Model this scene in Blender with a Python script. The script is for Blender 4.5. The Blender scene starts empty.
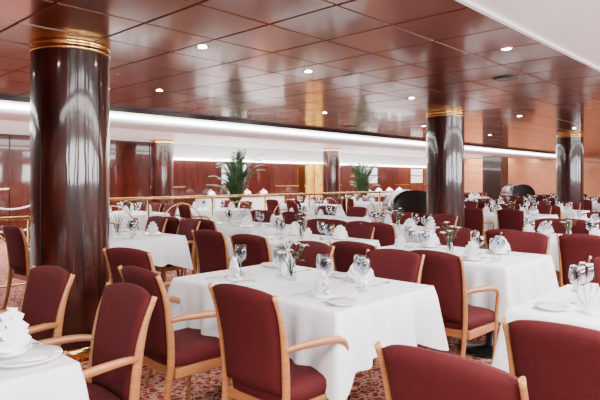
import bpy, bmesh, math, random
from mathutils import Vector, Matrix
random.seed(7)
C=bpy.context.scene.collection
CH=2.45
# ---------------------------------------------------------------- materials
def newmat(name):
    m=bpy.data.materials.new(name); m.use_nodes=True
    nt=m.node_tree; b=nt.nodes.get('Principled BSDF'); return m,nt,b
def pmat(name,col,rough=.5,metal=0,coat=0,noise=0,nscale=8,bump=0,bscale=40,emit=None,es=0,spec=.5,sheen=0,stretch=(1,1,1),crough=.05,bdist=.01):
    m,nt,b=newmat(name)
    b.inputs['Base Color'].default_value=(*col,1); b.inputs['Roughness'].default_value=rough
    b.inputs['Metallic'].default_value=metal; b.inputs['Coat Weight'].default_value=coat
    b.inputs['Coat Roughness'].default_value=crough
    b.inputs['Specular IOR Level'].default_value=spec
    if sheen: b.inputs['Sheen Weight'].default_value=sheen
    if emit: b.inputs['Emission Color'].default_value=(*emit,1); b.inputs['Emission Strength'].default_value=es
    tc=nt.nodes.new('ShaderNodeTexCoord'); mp=nt.nodes.new('ShaderNodeMapping'); mp.inputs['Scale'].default_value=stretch
    nt.links.new(tc.outputs['Object'],mp.inputs[0])
    if noise:
        n=nt.nodes.new('ShaderNodeTexNoise'); n.inputs['Scale'].default_value=nscale; n.inputs['Detail'].default_value=5
        nt.links.new(mp.outputs[0],n.inputs['Vector'])
        r=nt.nodes.new('ShaderNodeValToRGB')
        r.color_ramp.elements[0].position=.3; r.color_ramp.elements[1].position=.7
        r.color_ramp.elements[0].color=(*[c*(1-noise) for c in col],1)
        r.color_ramp.elements[1].color=(*[min(1,c*(1+noise)) for c in col],1)
        nt.links.new(n.outputs['Fac'],r.inputs[0]); nt.links.new(r.outputs[0],b.inputs['Base Color'])
    if bump:
        n=nt.nodes.new('ShaderNodeTexNoise'); n.inputs['Scale'].default_value=bscale; n.inputs['Detail'].default_value=2
        nt.links.new(mp.outputs[0],n.inputs['Vector'])
        bp=nt.nodes.new('ShaderNodeBump'); bp.inputs['Strength'].default_value=bump; bp.inputs['Distance'].default_value=bdist
        nt.links.new(n.outputs['Fac'],bp.inputs['Height']); nt.links.new(bp.outputs[0],b.inputs['Normal'])
        if coat: nt.links.new(bp.outputs[0],b.inputs['Coat Normal'])
    return m
M={}
M['uph']=pmat('burgundy_upholstery',(.074,.0085,.0100),.85,noise=.10,nscale=30,bump=.12,bscale=500,spec=.2)
M['wood']=pmat('beech_wood',(.38,.150,.050),.35,coat=.3,noise=.2,nscale=6,stretch=(1,1,12))
M['cloth']=pmat('white_linen',(.82,.84,.88),.8,bump=.3,bscale=9,spec=.2)
M['nap']=pmat('white_napkin',(.9,.91,.95),.75,spec=.2)
M['china']=pmat('white_china',(.88,.88,.88),.12,coat=.5)
M['steel']=pmat('cutlery_steel',(.6,.6,.62),.15,metal=1)
M['base']=pmat('pedestal_dark_metal',(.03,.027,.03),.25,metal=.6)
M['brass']=pmat('brass',(.75,.46,.16),.2,metal=1)
M['mah']=pmat('polished_mahogany',(.030,.0046,.0026),.3,coat=.9,noise=.6,nscale=3,stretch=(3,3,.8),bump=.4,bscale=2.4,spec=.2,crough=.075,bdist=.012)
M['mahw']=pmat('mahogany_wall_panel',(.060,.0075,.0038),.3,coat=1,noise=.4,nscale=4,stretch=(3,3,.5),bump=.05,bscale=2,spec=.2)
M['salm']=pmat('light_wood_panelling',(.62,.24,.11),.4,coat=.3,noise=.15,nscale=3,stretch=(1,1,6))
M['white']=pmat('white_paint',(.85,.86,.9),.5)
M['whitec']=pmat('glowing_ceiling_white',(.9,.91,.95),.35,emit=(1,.98,.96),es=.5)  # soft glow put into the ceiling white, though it is no lamp
M['cove']=pmat('cove_light',(1,1,1),.5,emit=(1,.98,.95),es=18)
M['lamp']=pmat('downlight_glow',(1,1,1),.5,emit=(1,.97,.9),es=200)
M['black']=pmat('black_gap',(.006,.002,.002),.7)
M['gold']=pmat('glowing_gold_relief',(.9,.42,.07),.3,metal=.8,noise=.6,nscale=6,bump=1,bscale=12,emit=(1,.42,.06),es=.8)  # glow added to the metal so the screen reads brighter
M['leaf']=pmat('palm_leaf',(.018,.062,.020),.45,noise=.4,nscale=9)
M['stem']=pmat('palm_stem',(.08,.07,.03),.6,noise=.3)
M['pot']=pmat('glazed_pot',(.03,.012,.009),.2,coat=.6)
M['flower']=pmat('cream_petals',(.9,.85,.8),.6)
M['darkwood']=pmat('dark_walnut',(.014,.006,.005),.3,coat=.6,noise=.3,nscale=5,spec=.2)
# glass
m,nt,b=newmat('clear_glass'); nt.nodes.remove(b)
out=nt.nodes['Material Output']; t=nt.nodes.new('ShaderNodeBsdfTransparent'); g=nt.nodes.new('ShaderNodeBsdfGlossy'); g.inputs['Roughness'].default_value=.02
t.inputs[0].default_value=(.80,.82,.84,1)
lw=nt.nodes.new('ShaderNodeLayerWeight'); lw.inputs[0].default_value=.4; mx=nt.nodes.new('ShaderNodeMixShader')
nt.links.new(lw.outputs['Facing'],mx.inputs[0]); nt.links.new(t.outputs[0],mx.inputs[1]); nt.links.new(g.outputs[0],mx.inputs[2]); nt.links.new(mx.outputs[0],out.inputs[0])
M['glass']=m
# ceiling wood: tint varies per tile
m,nt,b=newmat('ceiling_mahogany_tile')
tc=nt.nodes.new('ShaderNodeTexCoord'); mp=nt.nodes.new('ShaderNodeMapping'); mp.inputs['Scale'].default_value=(1,7,1)
n=nt.nodes.new('ShaderNodeTexNoise'); n.inputs['Scale'].default_value=5; n.inputs['Detail'].default_value=6
oi=nt.nodes.new('ShaderNodeAttribute'); oi.attribute_name='tint'
ad=nt.nodes.new('ShaderNodeMath'); ad.operation='MULTIPLY_ADD'; ad.inputs[1].default_value=.4
r=nt.nodes.new('ShaderNodeValToRGB'); r.color_ramp.elements[0].position=.2; r.color_ramp.elements[1].position=.95
r.color_ramp.elements[0].color=(.085,.0140,.0070,1); r.color_ramp.elements[1].color=(.19,.041,.021,1)
nt.links.new(tc.outputs['Object'],mp.inputs[0]); nt.links.new(mp.outputs[0],n.inputs['Vector'])
nt.links.new(n.outputs['Fac'],ad.inputs[0]); nt.links.new(oi.outputs['Fac'],ad.inputs[2]); nt.links.new(ad.outputs[0],r.inputs[0])
nt.links.new(r.outputs[0],b.inputs['Base Color']); b.inputs['Roughness'].default_value=.3; b.inputs['Coat Weight'].default_value=1; b.inputs['Coat Roughness'].default_value=.10
b.inputs['Specular IOR Level'].default_value=.6
b.inputs['Specular Tint'].default_value=(1,.78,.66,1); b.inputs['Coat Tint'].default_value=(1,.94,.90,1)
M['ceil']=m
# carpet
m,nt,b=newmat('patterned_carpet')
tc=nt.nodes.new('ShaderNodeTexCoord')
nz=nt.nodes.new('ShaderNodeTexNoise'); nz.inputs['Scale'].default_value=9; nz.inputs['Detail'].default_value=2
mixv=nt.nodes.new('ShaderNodeMixRGB'); mixv.blend_type='ADD'; mixv.inputs[0].default_value=.16
nt.links.new(tc.outputs['Object'],nz.inputs['Vector']); nt.links.new(tc.outputs['Object'],mixv.inputs[1]); nt.links.new(nz.outputs['Color'],mixv.inputs[2])
vo=nt.nodes.new('ShaderNodeTexVoronoi'); vo.feature='DISTANCE_TO_EDGE'; vo.inputs['Scale'].default_value=15
nt.links.new(mixv.outputs[0],vo.inputs['Vector'])
vo2=nt.nodes.new('ShaderNodeTexVoronoi'); vo2.inputs['Scale'].default_value=24
nt.links.new(mixv.outputs[0],vo2.inputs['Vector'])
r=nt.nodes.new('ShaderNodeValToRGB'); e=r.color_ramp.elements
e[0].position=.02; e[0].color=(.52,.29,.23,1); e[1].position=.14; e[1].color=(.20,.036,.032,1)
r2=nt.nodes.new('ShaderNodeValToRGB'); e=r2.color_ramp.elements
e[0].position=.16; e[0].color=(1,1,1,1); e[1].position=.30; e[1].color=(0,0,0,1)
mx=nt.nodes.new('ShaderNodeMixRGB'); mx.inputs[2].default_value=(.56,.34,.24,1)
nt.links.new(vo.outputs['Distance'],r.inputs[0]); nt.links.new(vo2.outputs['Distance'],r2.inputs[0])
nt.links.new(r.outputs[0],mx.inputs[1]); nt.links.new(r2.outputs[0],mx.inputs[0]); nt.links.new(mx.outputs[0],b.inputs['Base Color'])
b.inputs['Roughness'].default_value=.95; b.inputs['Specular IOR Level'].default_value=.1
M['carpet']=m
# ---------------------------------------------------------------- mesh builder
class MB:
    def __init__(s): s.bm=bmesh.new(); s.mats=[]
    def mi(s,k):
        if k not in s.mats: s.mats.append(k)
        return s.mats.index(k)
    def grid(s,rows,mat,closeu=False,closev=False,smooth=True):
        vs=[[s.bm.verts.new(p) for p in r] for r in rows]; i=s.mi(mat)
        n=len(vs); k=len(vs[0])
        for a in range(n if closev else n-1):
            for c in range(k if closeu else k-1):
                f=[vs[a][c],vs[a][(c+1)%k],vs[(a+1)%n][(c+1)%k],vs[(a+1)%n][c]]
                try:
                    fc=s.bm.faces.new(f); fc.material_index=i; fc.smooth=smooth
                except ValueError: pass
        return vs
    def cap(s,ring,mat):
        try:
            f=s.bm.faces.new(ring); f.material_index=s.mi(mat)
        except ValueError: pass
    def lathe(s,prof,mat,c=(0,0,0),seg=24,cap=True):
        rows=[[ (c[0]+r*math.cos(2*math.pi*j/seg),c[1]+r*math.sin(2*math.pi*j/seg),c[2]+z) for j in range(seg)] for r,z in prof]
        vs=s.grid(rows,mat,closeu=True)
        if cap: s.cap(vs[0][::-1],mat); s.cap(vs[-1],mat)
    def sweep(s,pts,rx,ry,mat,seg=8,up=(0,0,1),taper=None):
        pts=[Vector(p) for p in pts]; rows=[]
        for i,p in enumerate(pts):
            d=(pts[min(i+1,len(pts)-1)]-pts[max(i-1,0)]).normalized()
            U=Vector(up); 
            if abs(d.dot(U))>.95: U=Vector((1,0,0))
            a=d.cross(U).normalized(); b_=a.cross(d).normalized()
            k=taper(i/(len(pts)-1)) if taper else 1
            rows.append([p+a*rx*k*math.cos(2*math.pi*j/seg)+b_*ry*k*math.sin(2*math.pi*j/seg) for j in range(seg)])
        vs=s.grid(rows,mat,closeu=True); s.cap(vs[0][::-1],mat); s.cap(vs[-1],mat)
    def box(s,lo,hi,mat,bev=0):
        x0,y0,z0=lo;x1,y1,z1=hi
        v=[s.bm.verts.new(p) for p in [(x0,y0,z0),(x1,y0,z0),(x1,y1,z0),(x0,y1,z0),(x0,y0,z1),(x1,y0,z1),(x1,y1,z1),(x0,y1,z1)]]
        i=s.mi(mat); fs=[]
        for q in [(0,3,2,1),(4,5,6,7),(0,1,5,4),(1,2,6,5),(2,3,7,6),(3,0,4,7)]:
            f=s.bm.faces.new([v[k] for k in q]); f.material_index=i; fs.append(f)
        if bev:
            es=list({e for f in fs for e in f.edges})
            r=bmesh.ops.bevel(s.bm,geom=es,offset=bev,segments=3,affect='EDGES',profile=.5)
            for f in r['faces']: f.material_index=i; f.smooth=True
    def mesh(s,name,recalc=True):
        if recalc: bmesh.ops.recalc_face_normals(s.bm,faces=s.bm.faces)
        me=bpy.data.meshes.new(name); s.bm.to_mesh(me); s.bm.free()
        for k in s.mats: me.materials.append(M[k])
        return me
def obj(name,me,loc=(0,0,0),rz=0,sc=1):
    o=bpy.data.objects.new(name,me); C.objects.link(o); o.location=loc; o.rotation_euler=(0,0,rz); o.scale=(sc,sc,sc); return o
def spl(pts,n=6):
    P=[Vector(p) for p in pts]; P=[2*P[0]-P[1]]+P+[2*P[-1]-P[-2]]; out=[]
    for i in range(1,len(P)-2):
        for k in range(n):
            t=k/n; a,b,c,d=P[i-1:i+3]
            out.append(.5*((2*b)+(c-a)*t+(2*a-5*b+4*c-d)*t*t+(3*b-a-3*c+d)*t**3))
    out.append(P[-2]); return out
# ---------------------------------------------------------------- chair (faces +x, origin = below top of back)
def chair_mesh():
    b=MB()
    sx=.30; Y=.87
    def backx(z):
        t=max(0,(z-.42)/.48); return .075-.075*t + (.02*math.sin(t*math.pi))
    rows=[]
    for zz,ins in [(.385,.012),(.395,.0),(.43,-.004),(.455,.004),(.468,.03),(.474,.09)]:
        ring=[]
        for j in range(40):
            a=2*math.pi*j/40; ca,sa=math.cos(a),math.sin(a)
            ex=abs(ca)**.35*math.copysign(1,ca); ey=abs(sa)**.35*math.copysign(1,sa)
            w=.245*Y+.02*ex; ring.append((sx+(.225-ins)*ex,(w-ins)*ey,zz))
        rows.append(ring)
    vs=b.grid(rows,'uph',closeu=True); b.cap(vs[0][::-1],'uph'); b.cap(vs[-1],'uph')
    for y in (-.215,.215): b.box((sx-.21,y-.012,.34),(sx+.20,y+.012,.392),'wood',.004)
    b.box((sx+.185,-.215,.34),(sx+.21,.215,.392),'wood',.004)
    b.box((sx-.22,-.20,.34),(sx-.195,.20,.392),'wood',.004)
    for s in (-1,1):
        y=s*Y
        b.sweep(spl([(.0,y*.215,0),(.050,y*.222,.2),(.078,y*.228,.42),(backx(.6),y*.236,.62),(backx(.76),y*.243,.77),(-.008,y*.247,.892)]),.0105,.019,'wood',8,up=(1,0,0),taper=lambda t:.75+.5*math.sin(min(1,t*1.15)*math.pi))
        arm=spl([(backx(.66)+.01,y*.24,.645),(.15,y*.266,.655),(.28,y*.290,.652),(.37,y*.297,.640),(.425,y*.293,.608),(.445,y*.280,.55),(.455,y*.265,.45),(.457,y*.26,.34),(.452,y*.25,.16),(.445,y*.245,0)])
        b.sweep(arm,.016,.012,'wood',8,up=(0,1,0),taper=lambda t:.85+.35*math.sin(min(t*2,1)*math.pi) if t<.5 else 1.0-.35*(t-.5))
    nv=16; nu=16
    def pad(side):
        rr=[]
        for i in range(nv+1):
            t=i/nv; row=[]
            for j in range(nu+1):
                s=-1+2*j/nu
                hw=(.211+.026*t)*Y
                zt=.445+(.445+.022*(1-s*s)-.012*s**8)*t
                edge=(1-abs(s)**6)*(1-abs(2*t-1)**10)
                x=backx(zt)-.018*(1-s*s)*1.0+.006 + side*(.010+.022*edge**.5)
                row.append((x,hw*s,zt))
            rr.append(row)
        return rr
    F=pad(1);B=pad(-1)
    b.grid(F,'uph'); b.grid(B,'uph')
    def per(G): return G[0]+[r[-1] for r in G[1:]]+G[-1][::-1][1:]+[r[0] for r in G[::-1]][1:-1]
    b.grid([per(F),per(B)],'uph',closeu=True)
    bmesh.ops.remove_doubles(b.bm,verts=b.bm.verts,dist=.0004)
    return b.mesh('dining_chair')
CHM=chair_mesh()
# ---------------------------------------------------------------- table
def table_mesh(su,sv,seed):
    rnd=random.Random(seed); b=MB(); T=.755
    hu,hv=su/2,sv/2; per=[]
    def side(p0,p1,n):
        for k in range(n):
            t=k/n; per.append(((p0[0]+(p1[0]-p0[0])*t,p0[1]+(p1[1]-p0[1])*t)))
    cs=[(hu,-hv),(hu,hv),(-hu,hv),(-hu,-hv)]
    for i in range(4): side(cs[i],cs[(i+1)%4],int(80*(sv if i%2==0 else su)))
    n=len(per); rows=[]
    ph=[rnd.uniform(0,6.28) for _ in range(6)]
    for lv in range(0,15):
        t=lv/14; ring=[]
        for k,(x,y) in enumerate(per):
            dc=min(math.hypot(x-c[0],y-c[1]) for c in cs); cn=math.exp(-(dc/.12)**2)
            ax=hu-abs(x); ay=hv-abs(y)
            if dc<1e-6: nx,ny=math.copysign(.707,x),math.copysign(.707,y)
            elif ax<ay: nx,ny=math.copysign(1,x),math.copysign(cn*.75,y)
            else: nx,ny=math.copysign(cn*.75,x),math.copysign(1,y)
            l=math.hypot(nx,ny); nx/=l; ny/=l
            q=k/n*2*math.pi
            fold=math.sin(q*12+ph[0])*.5+math.sin(q*23+ph[1])*.6+math.sin(q*7+ph[2])*.3
            drop=(.295+.09*cn+.012*fold)*t
            off=.010*min(1,t*6)+.022*t+ .065*cn*t + fold*.032*t**.8*(1-.5*cn)
            pinch=math.exp(-((dc-.16)/.05)**2)*.05*t
            off-=pinch
            ring.append((x+nx*off,y+ny*off,T-drop if t>0 else T))
        rows.append(ring)
    vs=b.grid(rows,'cloth',closeu=True)
    b.cap(vs[0],'cloth')
    for y in ((-.36*sv/1.35,.36*sv/1.35) if sv>1.1 else (0,)):
        b.lathe([(.24,0),(.24,.012),(.20,.022),(.05,.04),(.035,.06),(.035,.70),(.12,.715),(.12,.735)],'base',(0,y,0),28)
    b.box((-hu+.02,-hv+.02,.72),(hu-.02,hv-.02,.748),'base')
    return b.mesh('dining_table')
TM=[table_mesh(.90,1.35,s) for s in range(3)]
# ---------------------------------------------------------------- tableware
def glass_into(b,c,h=.19,r=.039):
    pr=[(.032,0),(.032,.003),(.006,.008),(.004,.02),(.004,h*.42),(.010,h*.47),(r*.8,h*.56),(r,h*.70),(r*.95,h*.85),(r*.82,h),(r*.78,h),(r*.90,h*.85),(r*.95,h*.70),(r*.74,h*.57),(.004,h*.49)]
    b.lathe(pr,'glass',c,18,cap=False)
def napkin_into(b,c,rz=0,R=.125):
    ca,sa=math.cos(rz),math.sin(rz)
    for layer,(rad,dy) in enumerate([(R,0),(R*.80,.022),(R*.80,-.022)]):
        rows=[]; N=14
        for rr in (.12,.45,.75,1.0):
            row=[]
            for k in range(N+1):
                a=math.radians(12+156*k/N); pl=(.5 if k%2 else -.5)*.026*rr
                lobes=1+.12*math.cos((a-math.pi/2)*2)
                x=rad*rr*math.cos(a)*.72; y=dy*(1.4-rr)+pl; z=rad*rr*math.sin(a)*lobes+.004
                row.append((c[0]+x*ca-y*sa,c[1]+x*sa+y*ca,c[2]+z))
            rows.append(row)
        b.grid(rows,'nap',smooth=False)
    b.lathe([(.045,0),(.05,.008),(.035,.02),(.01,.022)],'nap',c,12)
def plate_into(b,c,r=.12):
    b.lathe([(r*.55,0),(r*.6,.004),(r,.016),(r,.019),(r*.62,.008),(.001,.007)],'china',c,36,cap=False)
def fork_into(b,c,rz):
    ca,sa=math.cos(rz),math.sin(rz)
    def L(x,y,z): return (c[0]+x*ca-y*sa,c[1]+x*sa+y*ca,c[2]+z)
    b.sweep([L(-.10,0,.004),(L(-.04,0,.006)),L(.02,0,.005),L(.04,0,.004)],.004,.002,'steel',6,taper=lambda t:1.5-.9*t)
    b.sweep([L(.04,0,.004),L(.055,0,.004),L(.07,0,.006)],.011,.0015,'steel',6)
    for y in (-.008,-.003,.003,.008): b.sweep([L(.065,y,.006),L(.10,y,.008)],.0014,.0012,'steel',5)
def knife_into(b,c,rz):
    ca,sa=math.cos(rz),math.sin(rz)
    def L(x,y,z): return (c[0]+x*ca-y*sa,c[1]+x*sa+y*ca,c[2]+z)
    b.sweep([L(-.11,0,.004),L(-.02,0,.004)],.005,.003,'steel',6); b.sweep([L(-.02,0,.004),L(.04,.002,.004),L(.11,0,.004)],.009,.0012,'steel',6,taper=lambda t:1-.5*t*t)
def vase_into(b,c,s=1):
    b.lathe([(.022*s,0),(.030*s,.02*s),(.022*s,.06*s),(.012*s,.10*s),(.016*s,.12*s)],'glass',c,16,cap=False)
    rnd=random.Random(3)
    for k in range(11):
        a=k*.9; e=.03+.05*rnd.random(); h=.14+.09*rnd.random()
        tip=(c[0]+e*math.cos(a),c[1]+e*math.sin(a),c[2]+h*s)
        b.sweep([(c[0],c[1],c[2]+.02),(c[0]+e*.4*math.cos(a),c[1]+e*.4*math.sin(a),c[2]+h*.6*s),tip],.002,.002,'leaf',5)
        if k%2==0:
            for q in range(5):
                w=q*1.257; b.grid([[(tip[0],tip[1],tip[2]),(tip[0],tip[1],tip[2])],[(tip[0]+.018*math.cos(w-.4),tip[1]+.018*math.sin(w-.4),tip[2]+.012),(tip[0]+.018*math.cos(w+.4),tip[1]+.018*math.sin(w+.4),tip[2]+.012)],[(tip[0]+.028*math.cos(w-.1),tip[1]+.028*math.sin(w-.1),tip[2]+.004),(tip[0]+.028*math.cos(w+.1),tip[1]+.028*math.sin(w+.1),tip[2]+.004)]],'flower')
        else:
            for q in range(4):
                w=a+q*1.6; p=Vector(tip)-Vector((0,0,.02*q)); b.grid([[p,p],[p+Vector((.02*math.cos(w)-.010*math.sin(w),.02*math.sin(w)+.010*math.cos(w),.012)),p+Vector((.02*math.cos(w)+.010*math.sin(w),.02*math.sin(w)-.010*math.cos(w),.012))],[p+Vector((.045*math.cos(w),.045*math.sin(w),.006)),p+Vector((.045*math.cos(w),.045*math.sin(w),.007))]],'leaf')
def single(fn,name,**k):
    b=MB(); fn(b,(0,0,0),**k); return b.mesh(name,recalc=True)
GL=single(glass_into,'wine_glass'); NP=single(napkin_into,'folded_napkin'); PL=single(plate_into,'plate'); VS=single(vase_into,'flower_vase')
FK=single(fork_into,'fork',rz=0); KN=single(knife_into,'table_knife',rz=0); SP=single(plate_into,'side_plate',r=.08)
def farset():
    b=MB()
    for y in (-.33,.33):
        for s in (-1,1):
            napkin_into(b,(s*.25,y,.008),rz=math.pi/2+.3*s); plate_into(b,(s*.25,y+s*.0,0),.11)
            glass_into(b,(s*.12,y+s*.16,0)); glass_into(b,(s*.06,y+s*.09,0),h=.16)
            fork_into(b,(s*.27,y-.16,0),math.pi if s>0 else 0)
    vase_into(b,(0,0,0),1.15); return b.mesh('tableware_set')
FS=farset()
TZ=.756
def table(u,v,k=0,ware=True,rz=0):
    obj('dining_table',TM[k%3],(u,v,0),rz)
    if ware: obj('tableware_set',FS,(u,v,TZ),rz+(math.pi if k%2 else 0))
def chair(u,v,face,j=.0):
    rz={'+u':0,'-u':math.pi,'+v':math.pi/2,'-v':-math.pi/2}[face]+j
    obj('dining_chair',CHM,(u,v,0),rz)
# near tables
table(.40,2.52,0,False); table(2.45,2.33,1,False); table(4.3,2.3,2); table(3.05,.42,0,False)
chair(1.26,2.24,'-u',-.05); chair(1.24,3.02,'-u',.06)
chair(1.60,1.87,'+u',.02); chair(1.56,2.67,'+u',-.05)
chair(3.14,2.09,'-u',.05); chair(3.12,2.82,'-u',-.04)
chair(3.27,1.88,'+u',-.03); chair(3.34,2.60,'+u',.04)
chair(5.04,1.95,'-u',.03); chair(5.06,2.65,'-u',-.03)
chair(1.36,.745,'+u',.0); chair(1.90,.59,'+u',.0)
chair(3.82,.30,'-u'); chair(3.82,.85,'-u')
chair(1.95,3.5,'+u',.25)
def put(me,u,v,rz=0): obj(me.name,me,(u,v,TZ),rz)
A=2.45;B=2.33
for du,dv in ((-.24,-.40),(-.24,.33),(.24,-.30),(.24,.36)):
    s=-1 if du<0 else 1
    put(SP,A+du*1.25,B+dv+.19*s); put(NP,A+du*.98,B+dv,math.pi/2+.5*s)
    put(GL,A+du*.4,B+dv-s*.10); put(GL,A+du*.15,B+dv-s*.17)
    put(FK,A+du*1.05,B+dv-.13*s,0 if s<0 else math.pi); put(KN,A+du*1.05,B+dv+.095*s,0 if s<0 else math.pi)
obj('flower_vase',VS,(A,B+.06,TZ),0,1.15)
A=.40;B=2.52
for du,dv in ((.33,-.52),(.24,.30),(-.24,-.3),(-.24,.4)):
    put(PL,A+du,B+dv); obj('folded_napkin',NP,(A+du-.03,B+dv+.05,TZ+.0205),.6,1.1); put(GL,A+du*.3,B+dv-.14)
    put(KN,A+du,B+dv+.16,math.pi)
A=3.05;B=.42
for du,dv in ((-.24,-.3),(-.24,.35),(.24,.35),(.24,-.3)):
    put(SP,A+du*1.2,B+dv+.17); put(NP,A+du,B+dv,1.4); put(GL,A+du*.3,B+dv+.12); put(GL,A+du*.5,B+dv-.12)
# further tables
far=[(6.25,1.95),(8.15,1.95),(4.25,4.0),(6.1,4.0),(9.9,4.1),(11.8,4.1),(15.6,4.0),(17.6,4.0),
     (3.15,5.85),(5.05,5.85),(6.95,6.2),(10.7,5.9),(12.7,5.9),(14.7,5.9),(17,6),
     (5.4,9.6),(7.4,9.6),(10.4,9.5),(12.4,9.5),(14.4,9.5),(16.6,9.5),(19.0,9.5),(19.4,6.2)]
for i,(u,v) in enumerate(far):
    table(u,v,i)
    for dv in (-.34,.34):
        jv=random.uniform(-.05,.05)
        chair(u-1.06+random.uniform(-.03,.03),v+dv+jv-.1,'+u',random.uniform(-.12,.12))
        chair(u+.78+random.uniform(0,.03),v+dv+.1+jv,'-u',random.uniform(-.12,.12))
# ---------------------------------------------------------------- room
U0,U1,V0,V1=-4,26,-3.6,14
def boxo(name,lo,hi,mat,bev=0):
    b=MB(); b.box(lo,hi,mat,bev); return obj(name,b.mesh(name))
boxo('floor',(U0-.2,V0-.2,-.1),(U1+.2,V1+.2,0),'carpet')
WV0,WV1=1.55,7.55
ts=.6
nu=int((U1-U0)/ts)
def tiles(b,vstart,nvv):
    for i in range(nu):
        for j in range(nvv):
            x0=U0+i*ts+.007; y0=vstart+j*ts+.007; x1=x0+ts-.014; y1=y0+ts-.014
            tx=random.gauss(0,.0022); ty=random.gauss(0,.0022)
            def z(x,y): return CH+(x-(x0+x1)/2)*tx+(y-(y0+y1)/2)*ty
            e=.005
            ring0=[(x0,y0,z(x0,y0)+.014),(x1,y0,z(x1,y0)+.014),(x1,y1,z(x1,y1)+.014),(x0,y1,z(x0,y1)+.014)]
            ring1=[(x0+e,y0+e,z(x0,y0)),(x1-e,y0+e,z(x1,y0)),(x1-e,y1-e,z(x1,y1)),(x0+e,y1-e,z(x0,y1))]
            vs=b.grid([ring0,ring1],'ceil',closeu=True,smooth=False); b.cap(vs[1],'ceil')
b=MB(); b.box((U0,WV0,CH+.025),(U1,WV1,CH+.06),'black')
b.box((U0,V0,CH+.025),(U1,-.85,CH+.06),'black')
tiles(b,WV0,10); tiles(b,-3.25,4)
me=b.mesh('ceiling_wood_panels',recalc=True)
at=me.attributes.new('tint','FLOAT','FACE'); rnd=random.Random(2); nf=len(me.polygons); cur=0
for k in range(nf): 
    if k>=12 and (k-12)%5==0: cur=rnd.random()*.4
    at.data[k].value=cur
obj('ceiling',me)
boxo('trim_ceiling_far',(U0,WV1,CH-.05),(U1,WV1+.05,CH+.06),'darkwood')
boxo('trim_ceiling_near',(U0,WV0-.03,CH-.02),(U1,WV0,CH+.06),'white')
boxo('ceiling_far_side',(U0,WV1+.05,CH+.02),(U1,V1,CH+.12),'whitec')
b=MB()
prof=[(8.55,CH+.02),(8.57,CH-.06),(8.64,CH-.11),(8.78,CH-.13),(9.3,CH-.13),(9.42,CH-.12),(9.48,CH-.08),(9.48,CH-.05)]
rows=[[(u,p[0],p[1]) for p in prof] for u in (U0,U1)]
b.grid(rows,'white'); b.box((U0,9.50,CH-.08),(U1,9.58,CH-.04),'cove'); b.box((U0,8.44,CH-.04),(U1,8.50,CH-.0),'cove')
obj('trim_cove_bulkhead',b.mesh('bulkhead'))
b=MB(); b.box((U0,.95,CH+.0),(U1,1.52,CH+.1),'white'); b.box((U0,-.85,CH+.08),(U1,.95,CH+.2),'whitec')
obj('ceiling_near_side',b.mesh('near_ceiling'))
# walls
b=MB(); b.box((U0,V1,0),(U1,V1+.2,CH+.15),'mahw')
u=U0
k=0
while u<U1-.1:
    w=1.25
    top=CH if u<9 else 2.0
    if not (14.6<u+.6<16.2):
        b.box((u+.01,V1-.03,.12),(u+w-.01,V1,top),'mahw',.006)
        if k%2==0: b.box((u+.01,V1-.035,1.15),(u+w-.01,V1-.03,1.19),'brass')
        if u>8 and k%3==0:
            b.box((u+.12,V1-.05,1.25),(u+w-.12,V1-.03,1.9),'white'); b.box((u+.10,V1-.055,1.56),(u+w-.10,V1-.04,1.60),'mahw')
    u+=w;k+=1
b.box((9,V1-.10,2.02),(U1,V1-.005,CH+.02),'white')
b.box((9,V1-.14,1.98),(U1,V1-.10,2.03),'cove')
obj('wall_back',b.mesh('wall_back'))
boxo('baseboard_back',(U0,V1-.05,0),(U1,V1-.031,.11),'darkwood')
b=MB(); b.box((U1,V0,0),(U1+.2,V1,CH+.2),'salm')
for z0 in (.12,.52,.92,1.32,1.72,2.12):
    for q in range(6): b.box((U1-.02,V0+q*3,z0),(U1,V0+q*3+2.96,z0+.385),'salm',.004)
obj('wall_right',b.mesh('wall_right'))
boxo('wall_left',(U0-.2,V0,0),(U0,V1,CH+.2),'mahw')
wins=[(-3.3,-2.5),(-1.7,.1),(.6,1.1),(1.7,3.9),(4.9,5.6),(6.4,8.8),(9.6,10.4),(11.4,13.6),(15,17)]
b=MB()
b.box((U0,V0-.2,0),(U1,V0,1.3),'mahw'); b.box((U0,V0-.2,2.2),(U1,V0,CH+.2),'mahw')
prev=U0
for a,c in wins: b.box((prev,V0-.2,1.3),(a,V0,2.2),'mahw'); prev=c
b.box((prev,V0-.2,1.3),(U1,V0,2.2),'mahw')
obj('wall_front',b.mesh('wall_front'))
b=MB(); b.box((14.9,V1-.22,.0),(16.3,V1-.18,2.0),'gold')
for x in (14.88,15.35,15.82,16.3): b.box((x-.03,V1-.25,.0),(x+.03,V1-.17,2.0),'brass',.005)
obj('gold_relief_screen',b.mesh('gold_relief_screen'))
# ---------------------------------------------------------------- columns
def column_mesh(r=.295):
    b=MB(); prof=[(r+.02,0),(r+.02,.09),(r+.005,.10)]
    b.lathe(prof,'brass',seg=64)
    b.lathe([(r,.10),(r,1.0),(r,2.0),(r,CH-.075)],'mah',seg=64,cap=False)
    b.lathe([(r+.003,CH-.075),(r+.010,CH-.07),(r+.010,CH-.05),(r+.004,CH-.045),(r+.004,CH-.03),(r+.010,CH-.025),(r+.010,CH+.012)],'brass',seg=64)
    for a in range(0,360,90):
        a=math.radians(a+20); ca,sa=math.cos(a),math.sin(a)
        b.sweep([( (r+.0)*ca,(r+.0)*sa,.10),((r+.0)*ca,(r+.0)*sa,CH-.07)],.004,.004,'black',6)
    return b.mesh('mahogany_column')
CM=column_mesh()
for i,(u,v) in enumerate(((1.95,4.38),(8.0,4.36),(13.85,4.3),(19.8,4.4),(8.3,13.0),(14.6,12.3),(2.2,13.0))): obj('mahogany_column',CM,(u,v,0),i*math.pi/2*.9)
boxo('square_pillar',(24.4,10.5,0),(25.2,11.4,CH+.02),'darkwood',.02)
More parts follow.
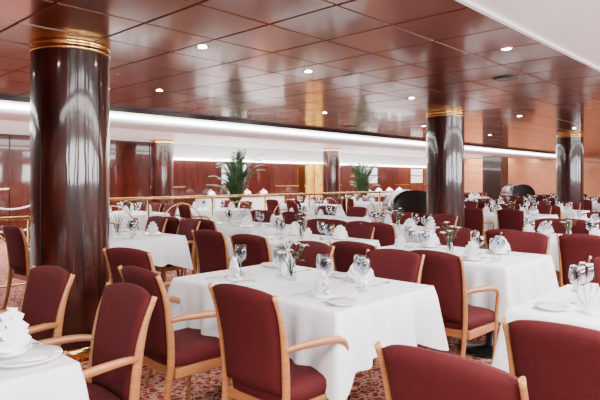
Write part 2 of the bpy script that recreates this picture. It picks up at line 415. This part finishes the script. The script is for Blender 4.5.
# downlights
b=MB(); b.lathe([(.05,0),(.05,-.006),(.04,-.008),(.036,.0)],'steel',seg=24,cap=False); b.lathe([(.035,-.002),(.035,-.004),(.001,-.005)],'lamp',seg=20,cap=False)
DL=b.mesh('ceiling_downlight')
for u,v in ((2.67,3.6),(3.98,3.65),(6.2,3.86),(4.4,1.85),(3.6,5.7),(6.6,5.7),(9.6,5.7),(9.2,3.65),(12.2,3.7),(7.4,1.85),(10.4,1.85),(12.6,5.7),(15.5,3.7),(0.9,3.6),(1.0,5.7)):
    obj('ceiling_downlight',DL,(u,v,CH-.002))
    l=bpy.data.lights.new('downlight','SPOT'); l.energy=85; l.spot_size=2.0; l.spot_blend=.8; l.shadow_soft_size=.04; l.color=(1,.91,.80)
    o=bpy.data.objects.new('downlight_spot',l); C.objects.link(o); o.location=(u,v,CH-.03)
b=MB(); b.lathe([(.12,0),(.12,-.01),(.10,-.014),(.001,-.014)],'base',seg=32,cap=False); SPK=b.mesh('ceiling_speaker')
for u,v in ((5.67,2.4),(8.7,6.85),(10.6,2.4)): obj('ceiling_speaker',SPK,(u,v,CH-.003))
# ---------------------------------------------------------------- railing
def railing(name,u0,u1,v,h):
    b=MB(); n=max(1,int((u1-u0)/1.2)); st=(u1-u0)/n
    b.sweep([(u0,v,h),((u0+u1)/2,v,h),(u1,v,h)],.026,.026,'brass',10,)
    b.sweep([(u0,v,.12),(u1,v,.12)],.012,.012,'brass',8)
    for i in range(n+1):
        x=u0+i*st; b.sweep([(x,v,0),(x,v,h)],.018,.018,'brass',8); b.lathe([(.04,0),(.04,.01),(.016,.02)],'brass',(x,v,0),14)
        if i<n:
            pts=[(x+st/2+st*.42*math.cos(a),v,.2+ (h-.3)*math.sin(a)) for a in [math.pi*k/16 for k in range(17)]]
            b.sweep(pts,.011,.011,'brass',6,up=(0,1,0))
            pts=[(x+st/2+st*.22*math.cos(a),v,.2+ (h-.55)*math.sin(a)) for a in [math.pi*k/16 for k in range(17)]]
            b.sweep(pts,.010,.010,'brass',6,up=(0,1,0))
    return obj(name,b.mesh(name))
railing('brass_railing',-1,2.6,7.0,.92)
railing('brass_railing',3.5,12.5,7.9,1.08)
b=MB()
for i in range(7):
    x=-2+i*1.3; b.lathe([(.13,0),(.13,.015),(.03,.03),(.02,.05),(.02,1.05),(.035,1.07),(.035,1.1),(.01,1.13)],'brass',(x,11.2,0),16)
    if i<6:
        for hh in (1.04,.6):
            b.sweep([(x+1.3*t/10,11.2,hh-.22*4*(t/10)*(1-t/10)) for t in range(11)],.016,.016,'cloth',8)
obj('rope_barrier',b.mesh('rope_barrier'))
b=MB(); b.box((.7,5.85,.08),(1.85,6.3,.88),'white',.01); b.box((.67,5.82,.88),(1.88,6.33,.92),'china',.01); b.box((.73,5.88,0),(1.82,6.27,.08),'darkwood')
for q in range(3): b.box((.73+q*.37,5.83,.14),(1.07+q*.37,5.85,.84),'white',.005); b.lathe([(.012,0),(.016,.02)],'brass',(1.03+q*.37,5.82,.5),10)
obj('service_sideboard',b.mesh('service_sideboard'))
def counter(u0,u1,v):
    b=MB(); b.box((u0,v,0),(u1,v+.7,.86),'cloth',.02); b.box((u0-.03,v-.03,.86),(u1+.03,v+.73,.90),'cloth',.01)
    x=u0+.3
    while x<u1-.2:
        b.lathe([(.14,0),(.15,.02),(.15,.05),(.12,.12),(.05,.17),(.012,.18),(.012,.21)],'steel',(x,v+.35,.90),18); x+=.7
    obj('buffet_counter',b.mesh('buffet_counter'))
counter(9.6,12.6,12.6); counter(15.9,18.9,11.6)
b=MB(); rows=[]
for k in range(17):
    a=math.pi*k/16; rows.append([(-.55,.45*math.cos(a),.80+.42*math.sin(a)),(.55,.45*math.cos(a),.80+.42*math.sin(a))])
vs=b.grid(rows,'darkwood'); b.cap([r[0] for r in vs],'darkwood'); b.cap([r[1] for r in vs],'darkwood')
b.box((-.56,-.46,.2),(.56,.46,.82),'mahw',.02)
for x in (-.48,.48):
    for y in (-.38,.38): b.lathe([(.03,0),(.05,.03),(.05,.08),(.025,.1),(.025,.2)],'brass',(x,y,0),12)
b.sweep([(-.3,-.46,1.0),(-.3,-.5,1.0),(.3,-.5,1.0),(.3,-.46,1.0)],.01,.01,'brass',8)
RT=b.mesh('roll_top_buffet_cart')
obj('roll_top_buffet_cart',RT,(8.95,5.6,0),.8,.98); obj('roll_top_buffet_cart',RT,(21.5,8.6,0),.8)
# palms
def palm(seed,h,spread):
    rnd=random.Random(seed); b=MB()
    b.lathe([(.16,0),(.20,.05),(.24,.35),(.26,.40),(.24,.40),(.22,.36),(.001,.35)],'pot',seg=28)
    for k in range(32):
        a=k*2.4; e=(.15+.60*rnd.random())*spread; H=h*(.58+.44*rnd.random()); pts=[]
        for i in range(13):
            t=i/12; pts.append(Vector((e*t**1.6*math.cos(a),e*t**1.6*math.sin(a),.36+(H-.36)*math.sin(t*1.60)/1.0)))
        b.sweep(pts,.010,.010,'stem',5,taper=lambda t:1.2-t)
        for i in range(3,13):
            d=(pts[min(12,i+1)]-pts[i-1]).normalized(); s=d.cross(Vector((0,0,1)))
            s=s.normalized() if s.length>1e-4 else Vector((1,0,0))
            for sg in (-1,1):
                for f in (0,.5):
                    p=pts[i].lerp(pts[i-1],f); L=.27*math.sin(.5+2.3*(i-f)/12)+.04
                    q=p+(s*sg*.4+d*.85).normalized()*L*.5; r_=p+(s*sg*.5+d*.85+Vector((0,0,-.1))).normalized()*L
                    w=s*.006+d*.022
                    b.grid([[p-w*.5,p+w*.5],[q-w,q+w],[r_,r_+w*.1]],'leaf')
    return b.mesh('potted_palm',recalc=False)
obj('potted_palm',palm(1,2.12,1),(9.0,10.72,0)); obj('potted_palm',palm(5,1.88,.8),(14.9,11.2,0))
# ---------------------------------------------------------------- lights
def area(name,loc,rot,sx,sy,e,col=(1,1,1)):
    l=bpy.data.lights.new(name,'AREA'); l.shape='RECTANGLE'; l.size=sx; l.size_y=sy; l.energy=e; l.color=col
    o=bpy.data.objects.new(name,l); C.objects.link(o); o.location=loc; o.rotation_euler=rot
for a,c in wins:
    area('window_daylight',((a+c)/2,V0+.02,1.75),(math.pi/2,0,0),c-a,.86,85*(c-a),(.98,.98,1))
for x in (-1,4,9,14,19,24):
    area('far_fill_added',(x,11.8,CH-.03),(0,0,0),4.6,2.2,320,(1,.97,.93))  # added fill below the far white ceiling, not a fixture
    area('near_fill_added',(x,.0,CH+.05),(0,0,0),4.8,1.3,290,(1,.97,.94))  # added fill brightening the near side, mostly out of view, no fixture there
w=bpy.data.worlds.new('world'); bpy.context.scene.world=w; w.use_nodes=True
w.node_tree.nodes['Background'].inputs[0].default_value=(.9,.95,1,1); w.node_tree.nodes['Background'].inputs[1].default_value=1.5
# camera
cd=bpy.data.cameras.new('camera'); cd.sensor_width=36; cd.lens=33; cd.shift_y=-20/600; cd.clip_start=.05
co=bpy.data.objects.new('camera',cd); C.objects.link(co); co.location=(0,0,1.38); co.rotation_euler=(math.pi/2,0,math.atan2(.687,.727)-math.pi/2)
bpy.context.scene.camera=co
